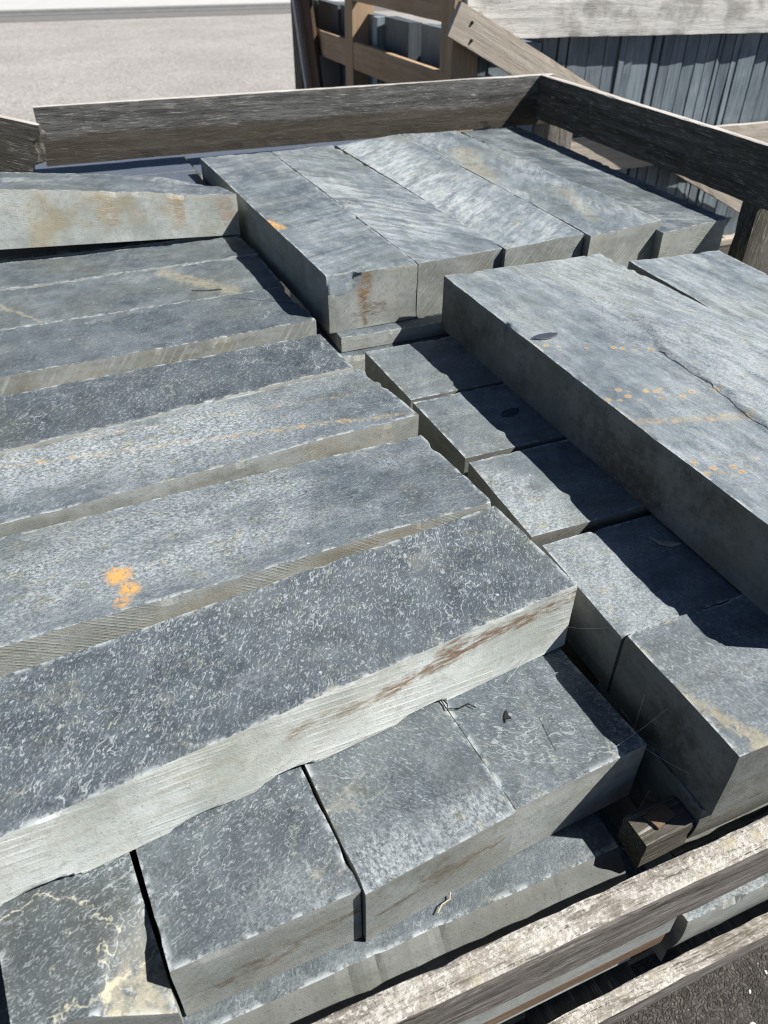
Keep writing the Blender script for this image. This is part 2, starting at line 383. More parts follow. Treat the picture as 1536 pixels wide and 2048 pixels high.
# ------------------------------------------------------------------ object helpers
def tag(o, label=None, cat=None, group=None, kind=None):
    if label: o['label'] = label
    if cat: o['category'] = cat
    if group: o['group'] = group
    if kind: o['kind'] = kind
    return o
def link(name, me, parent=None):
    o = bpy.data.objects.new(name, me); COL.objects.link(o)
    if parent: o.parent = parent
    return o
def empty(name, loc): 
    o = bpy.data.objects.new(name, None); o.location = loc; o.empty_display_size = .1; COL.objects.link(o); return o
def fbm(v, octv=4): return noise.fractal(v, 1.0, 2.0, octv)
SEED = [0.]
def seed(o):
    SEED[0] += 1.713; o['seed'] = SEED[0] % 23.0

PROPS = dict(hair=.12, lum=1., soft=0., sawf=1300., dir=1.1, pale=.3, vein=.5, tone=.85, saw=1.9, sawn=.7, ochre=.25, grime=.5)
def block(key, label, riven=.0022, step=.0065, mod=None, tan=None, group='cut stone blocks stacked in the crate',
          top=None, edges=1.0, bow=0., name='stone_block', cat='stone block', scallops=(), smod=None, bloom=None, chipin=None, t2=None, **props):
    """One sawn stone: six faces of a hexahedron, its cleaved top in relief, its arrises chipped.
    mod(P, u, v) may move a top vertex, P in world metres; scallops are bites (s, half width, height) out of the lower front arris."""
    c, t = BLOCK[key]
    c = [W(p) for p in c]; t *= S
    tl, tr = (t2[0] * S, t2[1] * S) if t2 else (t, t)
    cen = (c[0] + c[1] + c[2] + c[3]) / 4
    ax = (c[1] - c[0] + c[2] - c[3]); ay = (c[3] - c[0] + c[2] - c[1])
    long_x = ax.length > ay.length
    rot = math.atan2(ax.y, ax.x)
    if not long_x: rot = math.atan2(ay.y, ay.x)
    Mx = Matrix.Translation(cen - Vector((0, 0, t))) @ Matrix.Rotation(rot, 4, 'Z'); inv = Mx.inverted()
    so = Vector((SEED[0] * 3.1, SEED[0] * 1.7, SEED[0]))
    nx = max(6, int((c[1] - c[0]).length / step)); ny = max(6, int((c[3] - c[0]).length / step)); nz = max(4, int(t / (step * (.7 if scallops or chipin else 1.4))))
    lx = (c[1] - c[0]).length; ly = (c[3] - c[0]).length
    def chip(s, k):   # 0..1 bite of an arris at running length s
        v = noise.noise(Vector((s * 60, k * 9.1, so.z))); v2 = noise.noise(Vector((s * 21, k * 5.3, so.x)))
        return max(0, v * .35 + v2 * .9 - .30) * 2.2 + max(0, v) * .12
    bm = bmesh.new(); le = bm.verts.layers.float.new('edge'); lt = bm.verts.layers.float.new('tan'); lb = bm.verts.layers.float.new('bloom')
    def topP(i, j):
        u, v = i / nx, j / ny
        P = (c[0] * (1 - u) + c[1] * u) * (1 - v) + (c[3] * (1 - u) + c[2] * u) * v
        q = P + so
        e = min(u * lx, (1 - u) * lx, v * ly, (1 - v) * ly)
        dz = riven * (fbm(q * 6, 3) * 1.0 + fbm(q * 26, 3) * .42)
        tr = fbm(Vector((q.x * 5, q.y * 5, q.z * 5 + 7)), 4) * 2.6; f = tr - math.floor(tr)
        dz += riven * .7 * (math.floor(tr) + min(1, max(0, (f - .42) / .12))) * .5
        P.z += dz + bow * (4 * u * (1 - u))
        d = 0.
        if edges:
            d = max(chip(P.x, 1 + (v > .5)) if v * ly < .004 or (1 - v) * ly < .004 else 0,
                    chip(P.y, 3 + (u > .5)) if u * lx < .004 or (1 - u) * lx < .004 else 0)
            d *= edges
            P.z -= d * .0065
            pull = d * .0055
            if j == 0: P += (c[3] - c[0]).normalized() * pull
            if j == ny: P -= (c[3] - c[0]).normalized() * pull
            if i == 0: P += (c[1] - c[0]).normalized() * pull
            if i == nx: P -= (c[1] - c[0]).normalized() * pull
        if mod: P = mod(P, u, v)
        ed = max(0, 1 - e / .007)
        return P, ed, (tan(P) if tan else 0.)
    tv = []
    for j in range(ny + 1):
        row = []
        for i in range(nx + 1):
            P, ed, tn = topP(i, j)
            x = bm.verts.new(inv @ P); x[le] = ed; x[lt] = tn; x[lb] = (bloom(P) if bloom else 0.); row.append(x)
        tv.append(row)
    for j in range(ny):
        for i in range(nx): bm.faces.new((tv[j][i], tv[j][i+1], tv[j+1][i+1], tv[j+1][i])).material_index = 0
    ring = [(i, 0) for i in range(nx)] + [(nx, j) for j in range(ny)] + [(i, ny) for i in range(nx, 0, -1)] + [(0, j) for j in range(ny, 0, -1)]
    front = (c[3] - c[0]).normalized()
    rows = []
    for kz in range(nz + 1):
        w = kz / nz; r = []
        for (i, j) in ring:
            tvx = tv[j][i]
            if kz == 0:                                         # own vertices, so the arris stays sharp
                x = bm.verts.new(tvx.co); x[le] = tvx[le]
            else:
                P = Mx @ tvx.co
                u, v = i / nx, j / ny
                P0 = (c[0] * (1 - u) + c[1] * u) * (1 - v) + (c[3] * (1 - u) + c[2] * u) * v
                low = P0.z - (tl * (1 - u) + tr * u)
                Q = Vector((P0.x, P0.y, P.z * (1 - w) + low * w))
                if kz < nz:
                    Q += Vector((noise.noise(Q * 18 + so), noise.noise(Q * 18 - so), 0)) * .0009
                if j == 0:
                    for (s0, hw, hh) in scallops:
                        a = abs(u - s0) / hw
                        if a < 1:
                            hgt = hh * math.sqrt(1 - a * a)
                            over = hgt - (Q.z - low)
                            if over > 0: Q += front * over * .95
                if smod: Q = smod(Q, u, v, w)
                x = bm.verts.new(inv @ Q); x[le] = 0
                if w > .9: x[le] = .3
            r.append(x)
        rows.append(r)
    L = len(ring)
    for kz in range(nz):
        for a in range(L):
            b = (a + 1) % L
            f = bm.faces.new((rows[kz+1][a], rows[kz+1][b], rows[kz][b], rows[kz][a])); f.material_index = 1
            if chipin and ring[a][1] == 0 and chipin(ring[a][0] / nx, kz / nz, Mx @ rows[kz][a].co): f.material_index = 0
    bm.faces.new(rows[nz][::-1]).material_index = 1
    me = bpy.data.meshes.new(name); bm.to_mesh(me); bm.free()
    me.materials.append(top or MT); me.materials.append(MS)
    for p in me.polygons: p.use_smooth = p.material_index == 0
    o = link(name, me); o.matrix_basis = Mx; seed(o)
    for k, v in {**PROPS, **props}.items():
        if k in ('rust', 'tanseg', 'crack', 'side'): continue
        o[k] = v
    far = (9., 9., 1e-5); o['swap'] = 0. if long_x else 1.
    def loc2(pt):
        q = inv @ W(pt); return q.x, q.y
    def setseg(a, b, it, conv=True):
        if it is None: o[a] = far; o[b] = (9., 9., 0.); return
        A, Bp, w, st = it
        if conv: A, Bp = loc2(SPOT[A]), loc2(SPOT[Bp])
        o[a] = (A[0], A[1], w); o[b] = (Bp[0], Bp[1], st)
    rs = list(props.get('rust', ()))
    for i in range(4):
        it = rs[i] if i < len(rs) else None
        setseg(f'rustA{i}', f'rustB{i}', it[:4] if it else None); o[f'dots{i}'] = it[4] if it and len(it) > 4 else 0.
    ts = list(props.get('tanseg', ()))
    setseg('tanA', 'tanB', ts[0] if ts else None); setseg('tanC', 'tanD', ts[1] if len(ts) > 1 else None)
    cs = list(props.get('crack', ()))
    setseg('crA', 'crB', cs[0] if cs else None); setseg('crC', 'crD', cs[1] if len(cs) > 1 else None)
    ss = list(props.get('side', ()))
    for i in range(3):
        it = ss[i] if i < len(ss) else None
        # side stains are given along the front face: (fraction of length, height fraction)
        if it:
            def fr(a):
                q = inv @ (c[0] * (1 - a[0]) + c[1] * a[0]); return (q.x if long_x else q.y), a[1] * t
            setseg(f'sideA{i}', f'sideB{i}', (fr(it[0]), fr(it[1]), it[2], it[3]), False)
        else: setseg(f'sideA{i}', f'sideB{i}', None)
        o[f'sidec{i}'] = it[4] if it else 0.
    return tag(o, label, cat, group)

def beam(name, parent, a, b, up, wd, ht, mats, seg_=28, rough=.0012, jag=None, top=None, lean=0.):
    """A sawn board from a to b (survey units): a, b on the centre line of its upper face; wd across, ht down (units).
    mats: (sides, upper face). jag(x, y, z) -> shift along the length, for a broken end."""
    a, b = W(a), W(b); wd *= S; ht *= S
    X = (b - a); L = X.length; X.normalize(); Z = Vector(up); Y = Z.cross(X).normalized(); Z = X.cross(Y)
    mid = (a + b) / 2 - Z * ht / 2
    Mx = Matrix((X, Y, Z)).transposed().to_4x4(); Mx.translation = mid
    bm = bmesh.new(); ny, nz = 4, 6
    per = [(y, 0) for y in range(ny)] + [(ny, z) for z in range(nz)] + [(y, nz) for y in range(ny, 0, -1)] + [(0, z) for z in range(nz, 0, -1)]
    so = Vector((SEED[0] * 2.3, SEED[0], 1.1)); rings = []
    def pt(i, y, z):
        x = (i / seg_ - .5) * L; yy = (y / ny - .5) * wd; zz = (z / nz - .5) * ht
        p = Vector((x, yy, zz)); q = Vector((x * 4, yy * 30, zz * 30)) + so
        p.y += noise.noise(q) * rough; p.z += noise.noise(q + Vector((9, 3, 1))) * rough
        if (y in (0, ny)) and (z in (0, nz)):
            ch = max(0, noise.noise(Vector((x * 23, y, z)) + so)) * .0035 + .0006
            p.y -= math.copysign(ch, yy); p.z -= math.copysign(ch, zz)
        if jag and i > seg_ - 3: p.x += jag(x, yy, zz) * (i - seg_ + 2) / 2
        return p
    for i in range(seg_ + 1): rings.append([bm.verts.new(pt(i, y, z)) for (y, z) in per])
    n = len(per)
    for i in range(seg_):
        for k in range(n):
            q = (k + 1) % n
            f = bm.faces.new((rings[i][k], rings[i+1][k], rings[i+1][q], rings[i][q]))
            f.material_index = 1 if (ny + nz) <= k < (2 * ny + nz) else 0
    for e, fl in ((0, True), (seg_, False)):
        g = {}
        for k, (y, z) in enumerate(per): g[(y, z)] = rings[e][k]
        for y in range(1, ny):
            for z in range(1, nz): g[(y, z)] = bm.verts.new(pt(e, y, z))
        for y in range(ny):
            for z in range(nz):
                vs = [g[(y, z)], g[(y, z+1)], g[(y+1, z+1)], g[(y+1, z)]]
                bm.faces.new(vs if fl else vs[::-1])
    bmesh.ops.recalc_face_normals(bm, faces=bm.faces)
    me = bpy.data.meshes.new(name); bm.to_mesh(me); bm.free()
    for m in mats: me.materials.append(m)
    o = link(name, me); seed(o)
    if parent:
        o.parent = parent
        o.matrix_parent_inverse = (Matrix.Translation(-parent.location) if parent.type == 'EMPTY' else parent.matrix_basis.inverted())
    o.matrix_basis = Mx
    return o

def sheet(name, x0, x1, y0, y1, z, mat):
    me = bpy.data.meshes.new(name)
    me.from_pydata([(x0, y0, z), (x1, y0, z), (x1, y1, z), (x0, y1, z)], [], [(0, 1, 2, 3)]); me.materials.append(mat)
    return tag(link(name, me), kind='structure')

# ------------------------------------------------------------------ the setting
sheet('ground', -150, 150, -150, 150, 0, ASPH)
sheet('yard', -60, 60, 3.4, 15.0, .004, YARD)
CONC = mat_plain('pale_concrete', (.40, .395, .38), (.52, .51, .49), 3, .9, .2)
GUT = mat_plain('gutter_strip', (.13, .125, .12), (.20, .195, .185), 6, .9, .2)
sheet('gutter', -60, 60, 14.15, 14.9, .008, GUT)
sheet('apron', -70, 70, 15.25, 60, .045, CONC)
KERB = mat_plain('kerb_stone', (.16, .16, .16), (.27, .265, .26), 8, .85, .2)
bm = bmesh.new()
for (y0, y1, h) in ((14.9, 15.02, .03), (15.02, 15.25, .07)):
    g = bmesh.ops.create_cube(bm, size=1)['verts']
    for v in g: v.co = Vector((v.co.x * 140, (y0 + y1) / 2 + v.co.y * (y1 - y0), h / 2 + v.co.z * h))
me = bpy.data.meshes.new('kerb'); bm.to_mesh(me); bm.free(); me.materials.append(KERB)
tag(link('kerb', me), kind='structure')

# ------------------------------------------------------------------ the crate that holds the stones
crate = empty('timber_crate', W((.9, 2.3, -1.1)))
tag(crate, 'weathered open timber crate holding the stacked stone blocks, its back rail snapped', 'crate')
fr = beam('rail', crate, (-1.0, .3985, -.250), (2.50, .3985, -.250), (0, 0, 1), .050, .123, (WOOD, WTOP), 120, .0018)
fr['label'] = 'front top rail of grey timber with a lichen crusted upper face'
f2 = beam('rail', crate, (-1.0, .400, -.785), (2.50, .400, -.785), (0, 0, 1), .042, .070, (WOOD, WTOP), 90, .0015)
f2['label'] = 'lower front rail close above the asphalt'
bk = beam('rail', crate, (.025, 3.921, .350), (2.60, 3.921, .350), (0, 0, 1), .038, .236, (WTWO, WBLEACH), 60, .0016)
bk['label'] = 'long back rail, grey above and darker brown below'
rr = beam('rail', crate, (2.534, 3.898, .352), (2.436, .40, .345), (0, 0, 1), .042, .208, (WDARK, WBLEACH), 60, .0016)
rr['label'] = 'right side rail with a dark mossy inner face'
rnd = random.Random(4)
def jag(x, y, z): return (noise.noise(Vector((y * 60, z * 45, 3))) * .035 + noise.noise(Vector((y * 160, z * 150, 8))) * .018) - .012 + (-.035 if z < -.04 else 0)
br = beam('broken_rail', crate, (-.78, 3.90, .527), (.055, 3.715, .313), (0, 0, 1), .038, .222, (WDARK, WBLEACH), 40, .0016, jag=jag)
br['label'] = 'snapped end of the back rail hanging askew'
post = lambda x, y, zt, w, d, m=WDARK, zb=-1.1: beam('post', crate, (x, y, zb), (x, y, zt), (0, -1, 0), w, d, (m, m), 20, .0012)
post(2.785, 4.03, .24, .165, .165, WOOD)            # corner, behind the back rail
post(-.82, 4.03, .55, .13, .17)
post(-.93, .51, -.24, .13, .17)
post(2.537, 2.235, .135, .11, .085)
post(2.50, .49, -.12, .09, .10)
# deck and bearers under the stones
for i in range(9): beam('deck_board', crate, (-.95 + i * .42, .45, -1.0), (-.95 + i * .42, 4.0, -1.0), (0, 0, 1), .28, .04, (WDARK, WDARK), 6)
for y in (.6, 2.2, 3.8): beam('bearer', crate, (-.95, y, -1.04), (2.5, y, -1.04), (0, 0, 1), .16, .055, (WDARK, WDARK), 6)

# ------------------------------------------------------------------ the stones
def near(P, a, b, w):
    A, Bq = W(a), W(b); d = Vector((Bq.x - A.x, Bq.y - A.y)); e = Vector((P.x - A.x, P.y - A.y))
    t = min(1, max(0, e.dot(d) / max(d.length_squared, 1e-9))); return max(0, 1 - (e - d * t).length / w)

# left pile, upper course
BL = lambda a, b, w, amt: (lambda P: amt * min(1, 1.6 * near(P, SPOT[a], SPOT[b], w)))
def n1side(P, u, v, w):
    if v == 0: P.y += .020 * w * w - .004 * math.sin(w * math.pi)
    return P
def g1side(P, u, v, w):
    if v == 0: P.y -= .040 * math.sin(min(1, w * 1.15) * math.pi * .62)
    return P
block('L1', 'broad dark slab with white squiggles on top and a brown streak along its pale front', hair=0.15, edges=0.7, dir=0.95, lum=0.95, sawf=620.0, vein=0.85, pale=.12, step=.0055, riven=.0016,
      tone=1.12, saw=1.42, sawn=0.7, ochre=.12, grime=0.0,
      side=(((.80, .82), (.995, .80), .014, .95, .12), ((.72, .66), (.93, .80), .010, .8, .12), ((.60, .60), (.78, .66), .008, .7, .2)),
      scallops=((.316, .042, .013), (.490, .034, .006), (.592, .034, .0105), (.775, .034, .008)))
block('L2', 'long slab with a bright orange lichen spot on its chalky top', lum=1.1, bloom=BL('l2w0', 'l2w1', .10, .7), dir=0.2, sawf=1500.0, vein=.45, pale=0.7, riven=.0024, tone=.62, saw=1.0, sawn=0.6, ochre=.5, grime=.6,
      rust=(('orange_a', 'orange_a', .016, 1.0), ('orange_b', 'orange_b', .013, 1.0), ('orange_c', 'orange_c', .010, .8)))
block('L3b', 'long slab with two thin rusty lines along its whitish top', hair=.2, lum=1.15, bloom=BL('l3w0', 'l3w1', .09, .9), dir=0.5, vein=.6, pale=0.8, riven=.002, tone=.66, sawn=.2, ochre=.45,
      rust=(('l3_a0', 'l3_a1', .0045, .7, .75), ('l3_b0', 'l3_b1', .0035, .55, .8)))
block('L3a', 'dark slab lying flush behind the slab with two rusty lines', hair=.2, dir=0.9, lum=0.85, vein=.55, pale=.25, riven=.002, tone=.7, tanseg=None or ())
block('L4', 'long slab with bright diagonal saw ticks along its narrow front', edges=0.6, lum=1.0, sawf=430.0, vein=.3, pale=0.34, riven=.0016, tone=.66, saw=-0.62, sawn=1.3, ochre=.35,
      crack=(('l4c0', 'l4c1', .0016, .9),))
block('L5', 'slab with a tan band and a short dark cleft near its shaded right end', edges=0.6, soft=0.4, lum=1.05, vein=.35, pale=0.55, riven=.002,
      tanseg=(('l5t0', 'l5t1', .022, .8), ('l5v0', 'l5v1', .005, .8)), crack=(('l5c0', 'l5c1', .004, .95),))
block('L6', 'narrow slab partly hidden under the raised block with ochre rings', edges=0.6, soft=0.4, vein=.2, pale=0.5, riven=.0018)
BLOCK['L7'] = ([(-.62, 2.965, .305), (.655, 3.002, .164), (.594, 3.345, .150), (-.62, 3.24, .300)], .165)
def l7mod(P, u, v):
    P.z += .006 * math.sin(min(1, u * 1.05) * math.pi) - .018 * max(0, (u - .84) / .16) ** 1.5 * (v > .5)
    return P
block('L7', 'raised block at the left, tilted, with ochre ring stains on its sunlit sawn front', edges=0.5, soft=0.7, vein=.2, pale=0.7, riven=.002, tone=0.9, sawn=.25, saw=1.3, ochre=0.75, grime=.1, mod=l7mod, t2=(.205, .147),
      side=(((.965, .2), (.96, .9), .022, .6, .8), ((.83, .25), (.82, .75), .012, .8, .9), ((.64, .4), (.62, .8), .02, .6, .9)))

# centre back pile
def c1in(u, w, P):
    return u < .34 + noise.noise(P * 70) * .05 and w < .30 - .25 * max(0, u - .22) / .12 + noise.noise(P * 50) * .03
C1F = W(BLOCK['C1'][0][0])
def c1mod(P, u, v):
    if u < .33: P.y = max(P.y, C1F.y + .011 * min(1, (.36 - u) / .06))
    return P
def c1side(P, u, v, w):
    if v == 0 and w > 0 and c1in(u, w, P): P.y = max(P.y, C1F.y + .011 * (1 - w / .33))
    return P
block('C1', 'back row block with a rusty drip down its chipped front end', dir=1.9, lum=1.35, edges=0.5, soft=0.85, sawf=800.0, vein=.2, pale=0.75, riven=.0014, tone=0.62, saw=0.8, sawn=.5, grime=.35, mod=c1mod, smod=c1side, chipin=c1in,
      rust=(('c1r0', 'c1r1', .014, .95),), side=(((.42, .88), (.38, .35), .014, 1., .9), ((.30, .25), (.62, .35), .009, .8, .1), ((.4, .05), (.39, .5), .005, .9, .4)))
block('C2', 'second block of the back row from the left, pale scuffs on its top', bloom=BL('c2w0', 'c2w1', .10, .5), dir=0.7, lum=1.4, edges=0.5, soft=0.85, sawf=800.0, vein=.2, pale=0.9, riven=.0014, tone=0.52, saw=0.7, sawn=1.2)
block('C3', 'middle block of the back row, with an open gap along its left side', bloom=BL('c3w0', 'c3w1', .14, .7), dir=2.3, lum=1.55, edges=0.5, soft=0.85, sawf=800.0, vein=.15, pale=1.0, riven=.0016, tone=0.55, saw=0.7, sawn=1.2, tanseg=(('c3t0', 'c3t1', .05, .5),))
block('C4', 'back row block with tan bands across its top, its end standing clear of its neighbours', dir=2.6, lum=1.45, edges=0.5, soft=0.85, sawf=800.0, vein=.2, pale=0.85, riven=.0018, tone=0.62, saw=0.7, sawn=1.2,
      tanseg=(('c4t0', 'c4t1', .04, .7), ('c4u0', 'c4u1', .02, .5)))
block('C5', 'rightmost block of the back row, half in the shadow of the side rail', soft=0.9, lum=1.0, vein=.1, pale=0.7, riven=.001, tone=0.6, sawn=.6)
block('LG', 'thin stone plate under the front ends of the back row', vein=.1, pale=.6, tone=.7, sawn=.3, riven=.002)
block('K0', 'stone bearing the thin plate below the back row', vein=.1, pale=.3, tone=.75, riven=.001)

# right pile
S_ = [W(SPOT[k]) for k in ('rs4', 'rs0', 'rs1', 'rs2', 'rs3')]
RB = W(SPOT['rbump'])
def R1X(P):
    x = S_[-1].x
    for a, b in zip(S_, S_[1:]):
        if b.y <= P.y <= a.y: x = a.x + (b.x - a.x) * (a.y - P.y) / (a.y - b.y)
    return S_[0].x if P.y > S_[0].y else x
def r1mod(P, u, v):
    # the right half was cleaved one bed higher: a fold at the back that turns into a sharp step towards the front
    x = S_[-1].x
    for a, b in zip(S_, S_[1:]):
        if b.y <= P.y <= a.y: x = a.x + (b.x - a.x) * (a.y - P.y) / (a.y - b.y); break
    else:
        if P.y > S_[0].y: x = S_[0].x
    sharp = min(1, max(0, (S_[0].y - P.y) / (S_[0].y - S_[2].y)))
    wid = .16 * (1 - sharp) + .005
    s = min(1, max(0, (P.x + noise.noise(Vector((P.y * 25, 1, 4))) * .006 - x) / wid)); s = s * s * (3 - 2 * s)
    P.z += .0055 * s * min(1, sharp * 1.5 + .2)
    d = Vector(((P.x - RB.x) / .10, (P.y - RB.y) / .13)).length
    P.z += .010 * math.exp(-d * d)
    return P
block('R1', 'widest slab, raised at the right, with rows of rust dots across its top', dir=0.15, soft=0.5, lum=1.5, vein=.25, pale=1.0, riven=.0014, tone=0.34, sawn=.2, saw=.1, ochre=.35, grime=1.0, mod=r1mod, bloom=lambda P: .55 if P.x > R1X(P) else 0., step=.006,  # low tone: shade of its left face is put into the side colour
      rust=(('r_a0', 'r_a1', .012, .9, 1.), ('r_b0', 'r_b1', .022, .95, 1.), ('r_c0', 'r_c1', .009, .95, .8), ('r_d0', 'r_d1', .022, .9, 1.)),
      crack=(('rs2', 'rs3', .0008, .6), ('rs1', 'rs2', .0010, .75)))
block('R3', 'pale slab at the right edge beyond a narrow gap beside the widest slab', edges=0.6, dir=0.1, soft=0.7, lum=1.6, vein=.15, pale=1.15, riven=.0016, tone=0.5)
block('M1', 'slab end in the right pile under the far end of the widest slab', edges=0.6, soft=0.3, lum=1.2, vein=.4, pale=0.7, riven=.0014, tone=0.38)  # low side tone on the M stones paints shade on their left ends
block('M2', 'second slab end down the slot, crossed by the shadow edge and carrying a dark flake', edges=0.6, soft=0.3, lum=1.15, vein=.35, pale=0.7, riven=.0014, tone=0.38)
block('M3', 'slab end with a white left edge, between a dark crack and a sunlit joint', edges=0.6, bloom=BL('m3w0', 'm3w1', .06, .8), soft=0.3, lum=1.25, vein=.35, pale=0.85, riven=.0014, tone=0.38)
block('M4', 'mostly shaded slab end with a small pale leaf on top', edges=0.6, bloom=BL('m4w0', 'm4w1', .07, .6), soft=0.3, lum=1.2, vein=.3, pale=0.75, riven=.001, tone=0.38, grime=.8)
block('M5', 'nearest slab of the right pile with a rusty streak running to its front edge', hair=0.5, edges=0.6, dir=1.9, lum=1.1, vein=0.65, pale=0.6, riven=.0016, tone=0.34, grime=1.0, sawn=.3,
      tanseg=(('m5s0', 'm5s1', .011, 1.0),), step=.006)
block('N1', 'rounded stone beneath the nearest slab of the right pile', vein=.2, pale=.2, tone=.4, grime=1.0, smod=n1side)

# front left lower course
f1a, f1b = W((-.116, .640, 0)), W((-.190, .505, 0))
def f1cut(P):
    d = Vector((f1b.x - f1a.x, f1b.y - f1a.y)); e = Vector((P.x - f1a.x, P.y - f1a.y)); n = Vector((-d.y, d.x)).normalized()
    s = n.dot(e) + .010 * math.sin(min(1, max(0, e.dot(d) / d.length_squared)) * math.pi) + noise.noise(P * 40) * .002
    return s if P.y < f1a.y + .01 else -1
def f1mod(P, u, v):
    s = f1cut(P)
    if s > 0: P.z -= min(.007 + s * .55, .05)
    return P
block('F1', 'lower block at the left corner with a yellowish spall broken off its corner', hair=.8, edges=0.5, dir=1.9, lum=0.8, sawf=1900.0, saw=0.75, vein=0.6, pale=.22, riven=.0016, tone=.6, mod=f1mod,
      tan=lambda P: .85 * min(1, max(0, f1cut(P) / .006)) * (1 if P.y < W((0, .57, 0)).y else .35), sawn=.6, step=.006)
block('F2', 'square ended lower block with the dark gap on its left and a sawn grey end', hair=.22, edges=0.4, bloom=BL('f2w0', 'f2w1', .06, .6), dir=2.0, lum=0.9, sawf=1900.0, vein=0.62, pale=.22, riven=.0014, tone=.62, saw=0.75, sawn=0.8, grime=.5, ochre=.2,
      side=(((.2, .35), (.98, .62), .006, .7, .1),), step=.006)
block('F3', 'lower block second from the right with scuffed white along its right arris', hair=.22, edges=0.4, bloom=BL('f3w0', 'f3w1', .05, .9), dir=0.7, lum=1.0, sawf=1900.0, vein=0.55, pale=.36, riven=.0014, tone=.58, saw=0.75, sawn=0.8, grime=.7, ochre=.25,
      side=(((.1, .45), (.9, .62), .007, .7, .1),), step=.006)
block('F4', 'rightmost lower block, olive tinted and half shaded beside the dark hole', hair=.2, edges=0.5, dir=0.9, lum=1.05, sawf=1900.0, vein=0.55, pale=.30, riven=.0014, tone=.66, saw=0.8, sawn=.9, grime=.6,
      crack=(('f4c0', 'f4c1', .0008, .6),), step=.006)
block('G1', 'smooth long stone at the very bottom of the left pile just inside the front rail', vein=.35, pale=.35, riven=.001, tone=0.36, sawn=.1, grime=.2, ochre=.05, step=.007, smod=g1side)

# blocks further down and behind, seen only through gaps
def xbox(k, x0, x1, y0, y1, z, t): BLOCK[k] = ([(x0, y0, z), (x1, y0, z), (x1, y1, z), (x0, y1, z)], t)
def plain(k, box, label, **kw):
    xbox(k, *box); return block(k, label, step=.03, edges=0.2, riven=.001, **kw)
plain('H1', (-.75, .868, .452, .76, -.515, .205), 'dark edged stone seen between the two front rails, left of the gap', tone=.6)
xbox('H2', .925, 2.4, .462, .77, -.575, .118); xbox('H3', .905, 2.4, .446, .77, -.694, .225)
block('H2', 'flat stone between the two front rails, upper one right of the dark gap', riven=.002, edges=1.3, tone=.6, grime=.8)
block('H3', 'stone with a broken white arris close above the lower front rail', riven=.004, edges=2.6, tone=.62, grime=.3, smod=n1side, pale=1.)
plain('N2', (.80, 2.3, .47, .77, -.40, .18), 'stone one course below the rounded stone', tone=.6)
plain('L6b', (-.86, .66, 3.035, 3.36, .013, .18), 'stone lying in shade underneath the tilted ochre block', pale=.3)
plain('B1', (.665, 1.285, 3.75, 4.185, .060, .17), 'stone showing as a dark strip between the back row and the back rail', top=MB)
plain('B2', (1.30, 2.03, 3.87, 4.185, .055, .17), 'stone tucked under the back rail behind the tan banded blocks', top=MB)
plain('L8a', (-.86, .645, 3.39, 3.785, .072, .17), 'smooth blue stone behind the tilted ochre block', top=MB)
plain('L8b', (-.86, .650, 3.80, 4.185, .070, .17), 'smooth blue stone directly under the snapped back rail', top=MB)
for i in range(4): plain(f'Z{i}', (-.62 + i * .335, -.295 + i * .335, 2.08, 4.12, -.17, .16), 'stone buried in the lower courses of the pile', group='buried stones in the lower courses')
plain('Y2', (1.25, 2.44, 2.06, 2.405, -.06, .17), 'low stone beside the dark side post, right of the back row', pale=.5, tone=.7)
plain('Y0', (1.0, 2.45, 2.42, 3.2, -.06, .17), 'low stone showing between the back row and the side rail', pale=.5)
plain('Y1', (1.0, 2.46, 3.22, 4.0, -.06, .17), 'low stone at the far right corner under the back row')
HID = 'buried stones in the lower courses'
for j, y in enumerate((.83, 1.6, 2.4, 3.2)):
    for z, t in ((-.34, .17), (-.52, .24)):
        plain(f'X{j}{z}', (-.75, .62, y, y + .75, z, t), 'stone buried in the lower courses of the pile', group=HID)
        plain(f'W{j}{z}', (1.1, 2.5, y, y + .75, z + .02, t), 'stone buried in the lower courses of the pile', group=HID)
for j in range(3): plain(f'V{j}', (-.75, .86, .5 + j * 1.1, 1.58 + j * 1.1, -.80, .16), 'stone buried in the lower courses of the pile', group=HID)

# ------------------------------------------------------------------ wooden packers among the stones
packer = beam('wood_packer', None, (-.7, .49, -.722), (.872, .49, -.722), (0, 0, 1), .06, .075, (WPACK, WPACK), 20)
tag(packer, 'brown wooden packing strip under the stone between the front rails', 'packing strip')
off = beam('wood_offcut', None, (.692, .492, -.262), (.798, .496, -.259), (0, 0, 1), .062, .080, (WDARK, WDARK), 24, .002)
tag(off, 'old timber offcut wedged in the dark hole near the front rail', 'offcut')
chipw = beam('chip', off, (.725, .492, -.254), (.772, .504, -.256), (0, .1, 1), .034, .012, (WPACK, WPACK), 6, .003)
chipw['label'] = 'torn lighter wood at the end of the offcut'

# ------------------------------------------------------------------ the second crate, filled with slates
XL, YF = 2.43, 4.75
cr2 = empty('slate_crate', W((3.9, 6.3, -1.1)))
tag(cr2, 'tall timber crate packed with upright slates standing behind the stone crate', 'crate', )
def vbox(name, x0, x1, y0, y1, z0, z1, m, seg_=10, mt=None, parent=cr2):
    return beam(name, parent, ((x0 + x1) / 2, y0, z0), ((x0 + x1) / 2, y0, z1), (0, -1, 0), x1 - x0, y1 - y0, (m, mt or m), seg_, .001)
vbox('post', XL, XL + .18, 4.752, 4.92, -1.06, .95, WTAN)['label'] = 'orange corner post'
vbox('post', XL, XL + .18, 6.44, 6.61, -1.06, .95, WTAN)['label'] = 'orange middle post'
vbox('post', XL - .02, XL + .12, 7.72, 7.95, -1.06, .95, WDARK)['label'] = 'dark far post'
vbox('post', 5.6, 5.78, 4.752, 4.92, -1.06, .95, WTAN)
vbox('post', 5.6, 5.78, 7.72, 7.95, -1.06, .95, WTAN)
